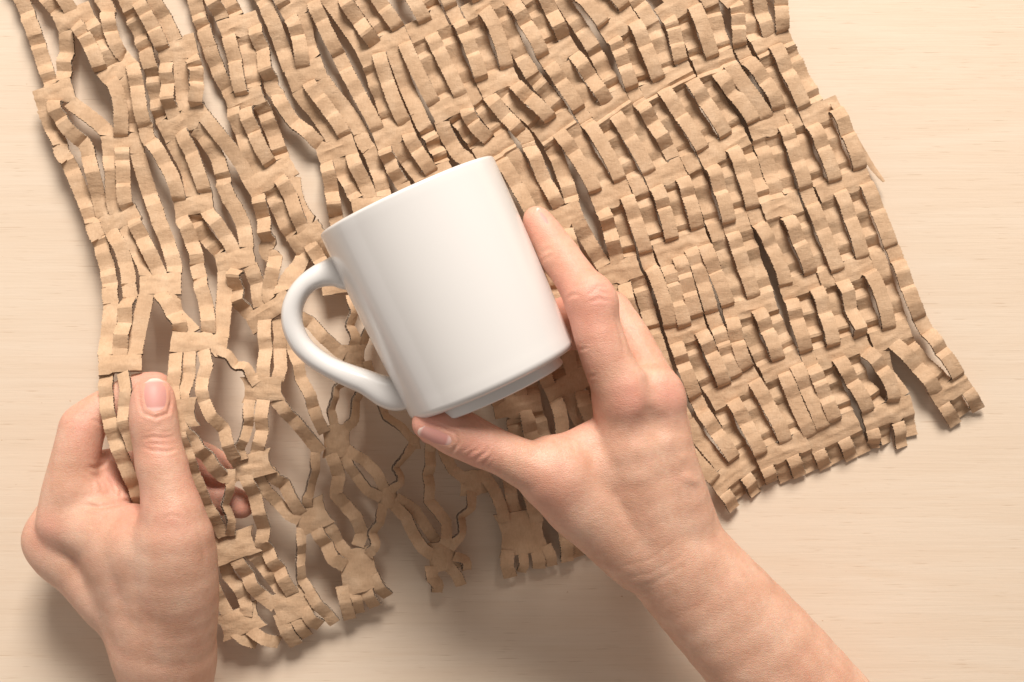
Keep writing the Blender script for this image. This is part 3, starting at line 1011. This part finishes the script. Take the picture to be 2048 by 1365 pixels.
def finish_hand(name, fld, creases, bumps, blush, label, cat, group=None):
    fld.smooth(3)
    V, Q = fld.mesh()
    g = np.stack(np.gradient(fld.F), -1)
    qi = np.clip(np.round((V - fld.lo) / fld.h).astype(int), 0, fld.n - 1)
    Nn = g[qi[:, 0], qi[:, 1], qi[:, 2]]
    Nn = Nn / np.maximum(np.linalg.norm(Nn, axis=1, keepdims=True), 1e-6)
    x, y = to_px(V)
    up = np.clip(Nn[:, 2] * 1.6 + 0.1, 0, 1)
    disp = np.zeros(len(V))
    for pts, depth, wd in creases:
        depth *= 0.72
        d, t = seg_dist(x, y, pts)
        fade = np.clip(np.sin(np.pi * np.clip(t, 0.02, 0.98)) * 1.7, 0, 1)
        disp -= depth * np.exp(-(d / wd) ** 2) * fade
        disp += 0.35 * depth * np.exp(-((d - 2.1 * wd) / (wd * 1.1)) ** 2) * fade
    for bx, by, br, bh in bumps:
        disp += bh * np.exp(-((x - bx) ** 2 + (y - by) ** 2) / (br * br))
    V = V + Nn * (disp * up)[:, None]
    bl = np.zeros(len(V))
    for bx, by, br, bs in blush:
        bl = np.maximum(bl, bs * np.exp(-((x - bx) ** 2 + (y - by) ** 2) / (br * br)))
    me = bpy.data.meshes.new(name)
    me.vertices.add(len(V)); me.vertices.foreach_set('co', (V * 0.001).astype(np.float32).ravel())
    me.loops.add(len(Q) * 4); me.loops.foreach_set('vertex_index', Q.astype(np.int32).ravel())
    me.polygons.add(len(Q)); me.polygons.foreach_set('loop_start', np.arange(0, len(Q) * 4, 4, dtype=np.int32))
    me.update(calc_edges=True)
    me.polygons.foreach_set('use_smooth', [True] * len(Q))
    me.materials.append(SKIN)
    a = me.attributes.new('blush', 'FLOAT', 'POINT')
    a.data.foreach_set('value', bl.astype(np.float32))
    me.validate()
    o = bpy.data.objects.new(name, me)
    COL.objects.link(o)
    tag(o, label, cat, group)
    return o

def surf_at(fld, px, py):
    z = 118.0
    while z > 5:
        if fld.sample(at(px, py, z)) < 0:
            lo, hi = z, z + 0.8
            for _ in range(8):
                m = (lo + hi) / 2
                if fld.sample(at(px, py, m)) < 0: lo = m
                else: hi = m
            return at(px, py, hi)
        z -= 0.8
    return at(px, py, 60)

def nail(fld, parent, base, tip, hw, lift=0.35, skew=0.0, bulge=0.5):
    """base, tip: photo points of the nail's ends; hw: half width in photo px"""
    base = np.array(base, float); tip = np.array(tip, float)
    d = nrm(tip - base); L = np.linalg.norm(tip - base)
    s = np.array([-d[1], d[0]])
    nu, nv = 13, 17
    top, uv = [], []
    for j in range(nv):
        t = j / (nv - 1)
        for i in range(nu):
            a = (i / (nu - 1)) * 2 - 1
            # superellipse outline
            tt = t * 2 - 1
            w_ = hw * (1 - abs(tt) ** 4.5 * 0.55) * (0.90 + 0.10 * t)
            cut = (1 - abs(a) ** 3 * (0.16 if t > .5 else 0.22) * abs(tt))
            q = base + d * (L * (0.5 + (t - 0.5) * cut)) + s * (a * w_)
            p = surf_at(fld, q[0], q[1]); nn = fld.grad(p)
            e = (1 - a * a) ** 0.5 * math.sin(math.pi * min(max(t, 0.0), 1)) ** 0.4 if 0 < t < 1 else 0.0
            h = -0.25 + (lift + bulge * 0.5) * e + (0.35 if t > 0.93 else 0)
            top.append(p + nn * h); uv.append((i / (nu - 1), t))
    G = np.array(top).reshape(nv, nu, 3)
    for _ in range(2):
        G[1:-1, 1:-1] = 0.5 * G[1:-1, 1:-1] + 0.125 * (G[:-2, 1:-1] + G[2:, 1:-1] + G[1:-1, :-2] + G[1:-1, 2:])
    top = [tuple(q) for q in G.reshape(-1, 3)]
    c = np.mean(top, axis=0); nn = fld.grad(surf_at(fld, *((base + tip) / 2)))
    bot = [np.array(p) - nn * 0.5 for p in top]
    K = nu * nv
    f = []
    for j in range(nv - 1):
        for i in range(nu - 1):
            q = j * nu + i
            f.append((q, q + 1, q + nu + 1, q + nu)); f.append((K + q, K + q + nu, K + q + nu + 1, K + q + 1))
    ring = [i for i in range(nu)] + [j * nu + nu - 1 for j in range(1, nv)] + [(nv - 1) * nu + i for i in range(nu - 2, -1, -1)] + [j * nu for j in range(nv - 2, 0, -1)]
    for a, b in zip(ring, ring[1:] + ring[:1]):
        f.append((a, K + a, K + b, b))
    o = link_mesh('fingernail', list(top) + bot, f, [NAIL], parent, None, uv + uv, True, 60)
    me = o.data
    return o

VOX = 0.8
# ---- right hand (holds the mug)
lo = at(790, 1560, 0); hi = at(1830, 380, 0)
fr = Field((lo[0] + 4, lo[1] + 10, 2), (hi[0], hi[1], 114), VOX)
# forearm and wrist
fr.chain([(1330, 1108, 66, 96), (1400, 1190, 62, 100), (1500, 1300, 58, 108), (1610, 1430, 54, 116), (1700, 1540, 50, 120)], 4, 0.92)
fr.chain([(1352, 1096, 64, 92), (1422, 1178, 62, 100), (1530, 1296, 58, 108), (1640, 1424, 54, 114), (1730, 1530, 50, 118)], 7, 0.92)
# metacarpals / back of the hand
fr.chain([(1246, 800, 80, 54), (1262, 900, 80, 68), (1290, 1010, 74, 84), (1322, 1100, 68, 94)], 7, 0.85)
fr.chain([(1310, 800, 74, 54), (1322, 890, 76, 62), (1342, 1000, 72, 74), (1356, 1100, 66, 88)], 7, 0.85)
fr.chain([(1322, 850, 62, 52), (1340, 930, 62, 56), (1358, 1010, 62, 64), (1372, 1090, 62, 78)], 7, 0.95)
fr.chain([(1310, 900, 50, 48), (1335, 980, 52, 54), (1360, 1060, 56, 66)], 7, 1)
# thenar and web
fr.chain([(1090, 946, 82, 58), (1150, 992, 78, 72), (1220, 1040, 72, 84), (1295, 1100, 68, 90)], 7, 0.9)
fr.chain([(1120, 930, 80, 50), (1185, 905, 76, 60), (1250, 880, 76, 62)], 10, 0.8)
fr.chain([(1165, 1000, 76, 66), (1220, 940, 76, 78), (1270, 900, 76, 70)], 7, 0.8)
# index finger
fr.chain([(1248, 800, 82, 53), (1220, 735, 86, 50), (1196, 668, 87, 48), (1180, 606, 85, 47)], 8)
fr.chain([(1179, 602, 85, 46.5), (1150, 556, 80, 41), (1119, 513, 75, 38)], 3)
fr.chain([(1119, 513, 75, 38), (1094, 472, 71, 34), (1073, 440, 69, 28)], 3)
# middle finger passes behind the index and under the mug
fr.chain([(1312, 792, 72, 52), (1286, 728, 65, 43), (1256, 668, 58, 39), (1222, 622, 50, 38)], 7)
fr.chain([(1222, 622, 50, 38), (1160, 622, 36, 37), (1105, 640, 27, 36)], 3)
fr.chain([(1105, 640, 27, 36), (1060, 650, 22, 34), (1020, 668, 20, 30)], 3)
# ring and little finger, folded under
fr.chain([(1326, 850, 58, 48), (1270, 765, 44, 38), (1222, 705, 34, 36), (1160, 665, 24, 34), (1110, 680, 20, 30)], 5)
fr.chain([(1318, 910, 46, 44), (1290, 850, 36, 36), (1255, 820, 28, 34), (1235, 790, 22, 30)], 5)
# thumb
fr.chain([(1120, 948, 82, 62), (1062, 934, 85, 50), (1015, 912, 87, 44), (962, 889, 88, 43)], 8)
fr.chain([(962, 889, 88, 43), (920, 868, 88, 48), (884, 855, 87, 41), (855, 847, 86, 32)], 3)
# knuckles
fr.cone(P3(1254, 778, 90, 34), P3(1258, 800, 90, 34), 9, 0.7)
fr.cone(P3(1322, 775, 82, 34), P3(1326, 800, 82, 34), 8, 0.7)
fr.cone(P3(1184, 592, 88, 42), P3(1192, 606, 88, 42), 5, 0.9)

cr_r = [
 ([(845, 842), (880, 852), (913, 867), (917, 887), (904, 905), (868, 894), (833, 882)], 0.7, 3),
 ([(1180, 582), (1198, 572), (1216, 576)], 0.40, 3.2), ([(1172, 590), (1196, 580), (1220, 590)], 0.35, 3.2), ([(1176, 606), (1200, 598), (1224, 604)], 0.35, 3),
 ([(1160, 574), (1172, 566), (1184, 562)], 0.25, 3),
 ([(1082, 510), (1092, 500), (1104, 497)], 0.35, 3.5), ([(1078, 528), (1092, 516), (1108, 510)], 0.2, 3),
 ([(1134, 598), (1146, 590), (1160, 590)], 0.45, 3.5),
 ([(1146, 696), (1162, 700), (1176, 696)], 0.3, 3), ([(1148, 762), (1170, 756), (1196, 750)], 0.35, 3.4),
 ([(1150, 845), (1156, 815), (1160, 790)], 0.4, 4), ([(1118, 858), (1140, 880), (1150, 905)], 0.3, 4), ([(1100, 868), (1118, 892), (1128, 915)], 0.22, 4),
 ([(948, 925), (960, 912), (974, 905), (975, 890)], 0.45, 3.2), ([(934, 915), (942, 905), (958, 898)], 0.35, 3), ([(962, 934), (976, 920), (984, 905)], 0.35, 3),
 ([(978, 936), (988, 920), (990, 905)], 0.25, 3), ([(925, 905), (934, 898), (944, 892)], 0.25, 2.6),
 ([(1228, 620), (1242, 670), (1252, 716)], 0.5, 4), ([(1252, 640), (1290, 700), (1312, 740)], 0.3, 3),
 ([(1236, 1135), (1300, 1120), (1370, 1070)], 0.12, 4), ([(1230, 1160), (1300, 1148), (1392, 1095)], 0.12, 4), ([(1245, 1185), (1310, 1165), (1400, 1115)], 0.1, 4), ([(1290, 745), (1300, 790), (1298, 840)], 0.9, 12),
]
bm_r = [(1358, 790, 24, 0.5), (1262, 775, 30, 0.4), (1300, 845, 30, -1.3), (1235, 850, 30, -0.6), (1376, 955, 11, 0.8), (1388, 963, 8, 0.5), (1366, 915, 9, 0.3), (1345, 950, 40, -0.5),
        (1275, 900, 18, 0.25), (1282, 960, 18, 0.25), (1332, 880, 16, 0.25)]
bl_r = [(1196, 596, 44, 0.55), (1262, 795, 46, 0.48), (1340, 790, 44, 0.45), (1080, 450, 55, 0.42), (1130, 600, 40, 0.4), (860, 850, 60, 0.65), (950, 905, 55, 0.45), (1120, 630, 120, 0.5), (1200, 690, 60, 0.25),
        (1150, 830, 60, 0.3), (1100, 980, 70, 0.25)]
right = finish_hand('hand', fr, cr_r, bm_r, bl_r, 'right hand gripping the white mug, thumb along its base and index finger down its side', 'hand')
nail(fr, right, (908, 886), (836, 862), 19.5, 0.3)
nail(fr, right, (1102, 455), (1074, 417), 7.0, 0.2, bulge=0.2)

# ---- left hand (pinches the sheet between thumb and index finger)
lo = at(20, 1560, 0); hi = at(540, 700, 0)
fl = Field((lo[0], lo[1] + 10, 4), (hi[0], hi[1], 82), VOX)
fl.chain([(334, 1560, 22, 97), (336, 1450, 24, 94), (334, 1370, 28, 90), (326, 1310, 33, 86)], 5, 0.9)
fl.chain([(326, 1310, 33, 84), (268, 1228, 35, 72), (200, 1145, 35, 62), (138, 1075, 31, 58)], 7, 0.9)
fl.chain([(330, 1310, 34, 82), (300, 1210, 44, 84), (250, 1120, 46, 80), (200, 1060, 44, 62)], 8, 0.85)
fl.chain([(338, 1320, 34, 84), (350, 1230, 45, 84), (348, 1150, 54, 86), (342, 1085, 58, 76)], 8, 0.9)
fl.cone(P3(112, 1092, 31, 50), P3(215, 1190, 36, 58), 9)
fl.chain([(315, 1280, 40, 76), (312, 1190, 50, 76), (296, 1100, 55, 74)], 12, 0.85)
fl.chain([(270, 1100, 50, 70), (200, 1070, 47, 60), (140, 1045, 43, 50)], 8, 0.9)
# thumb
fl.chain([(348, 1095, 57, 74), (345, 1035, 60, 60), (334, 975, 61, 51.5), (322, 925, 60.5, 48)], 7)
fl.chain([(322, 925, 60.5, 48), (314, 885, 60, 46.5), (307, 840, 60, 47), (306, 797, 58, 43)], 3, 0.92)
# index finger
fl.chain([(124, 1042, 42, 49), (134, 985, 42, 48), (150, 920, 42, 46), (163, 862, 41, 44)], 6)
fl.chain([(166, 850, 40, 42), (205, 820, 36, 37), (245, 800, 34, 36)], 3)
fl.chain([(245, 800, 34, 36), (275, 785, 34, 36), (312, 778, 35, 34)], 3)
# fold of flesh between index finger and palm
fl.chain([(206, 940, 32, 28), (218, 968, 34, 28), (234, 1000, 38, 28)], 5)
fl.chain([(150, 985, 44, 38), (180, 985, 42, 32), (200, 985, 39, 24)], 7)
fl.chain([(190, 1032, 42, 34), (235, 1040, 45, 34), (275, 1045, 49, 36)], 10)
# middle and ring fingers behind the sheet
fl.chain([(104, 1080, 32, 50), (130, 1010, 28, 44), (180, 950, 27, 40), (250, 930, 25, 36), (330, 915, 24, 34), (395, 918, 24, 36), (436, 938, 24, 32)], 4)
fl.chain([(150, 1060, 26, 44), (200, 1000, 22, 38), (270, 985, 20, 34), (340, 975, 19, 32), (410, 988, 19, 35), (482, 1010, 20, 28)], 4)
fl.cone(P3(101, 1076, 30, 46), P3(122, 1104, 35, 52), 8)
fl.cone(P3(345, 1040, 62, 48), P3(350, 1065, 62, 52), 9, 0.9)

cr_l = [
 ([(277, 760), (278, 800), (285, 827), (311, 836), (337, 827), (343, 800), (342, 760)], 0.75, 3),
 ([(282, 880), (305, 874), (330, 876), (352, 872)], 0.45, 3.2), ([(280, 893), (305, 902), (335, 904), (356, 898)], 0.5, 3.2), ([(285, 868), (308, 862), (330, 866), (350, 862)], 0.25, 3),
 ([(290, 887), (310, 889), (330, 889)], 0.25, 2.6), ([(276, 828), (279, 836), (292, 840)], 0.2, 3), ([(300, 856), (325, 854)], 0.2, 3),
 ([(165, 1010), (200, 1015), (240, 1006), (279, 1000)], 1.2, 4), ([(279, 1000), (277, 1020), (268, 1045)], 0.6, 4.5),
 ([(176, 934), (190, 937), (208, 930), (214, 918)], 0.9, 4), ([(178, 945), (195, 960), (205, 985)], 0.5, 4), ([(160, 950), (182, 968), (190, 990)], 0.35, 4),
 ([(215, 950), (226, 970), (234, 990)], 0.4, 3.4), ([(232, 965), (242, 980), (240, 1000)], 0.5, 3.4),
 ([(150, 835), (170, 828), (190, 832)], 0.25, 3.4), ([(182, 838), (196, 845), (206, 852)], 0.4, 3.6), ([(128, 850), (150, 842)], 0.2, 3),
 ([(320, 1040), (345, 1030), (370, 1042)], 0.2, 4), ([(395, 1060), (405, 1090), (410, 1130)], 0.25, 4),
 
]
bm_l = [(200, 975, 26, 1.0), (350, 1035, 30, 0.5)]
bl_l = [(308, 790, 60, 0.45), (315, 890, 40, 0.35), (165, 850, 50, 0.35), (205, 900, 40, 0.35), (300, 750, 40, 0.5), (340, 1045, 50, 0.25), (90, 1060, 40, 0.3), (260, 1010, 50, 0.35),
        (480, 1005, 60, 0.45), (420, 950, 60, 0.4), (230, 960, 40, 0.4)]
left = finish_hand('hand', fl, cr_l, bm_l, bl_l, 'left hand pinching the edge of the cardboard net with its thumbnail facing up', 'hand')
nail(fl, left, (313, 829), (309, 757), 31, 0.3)
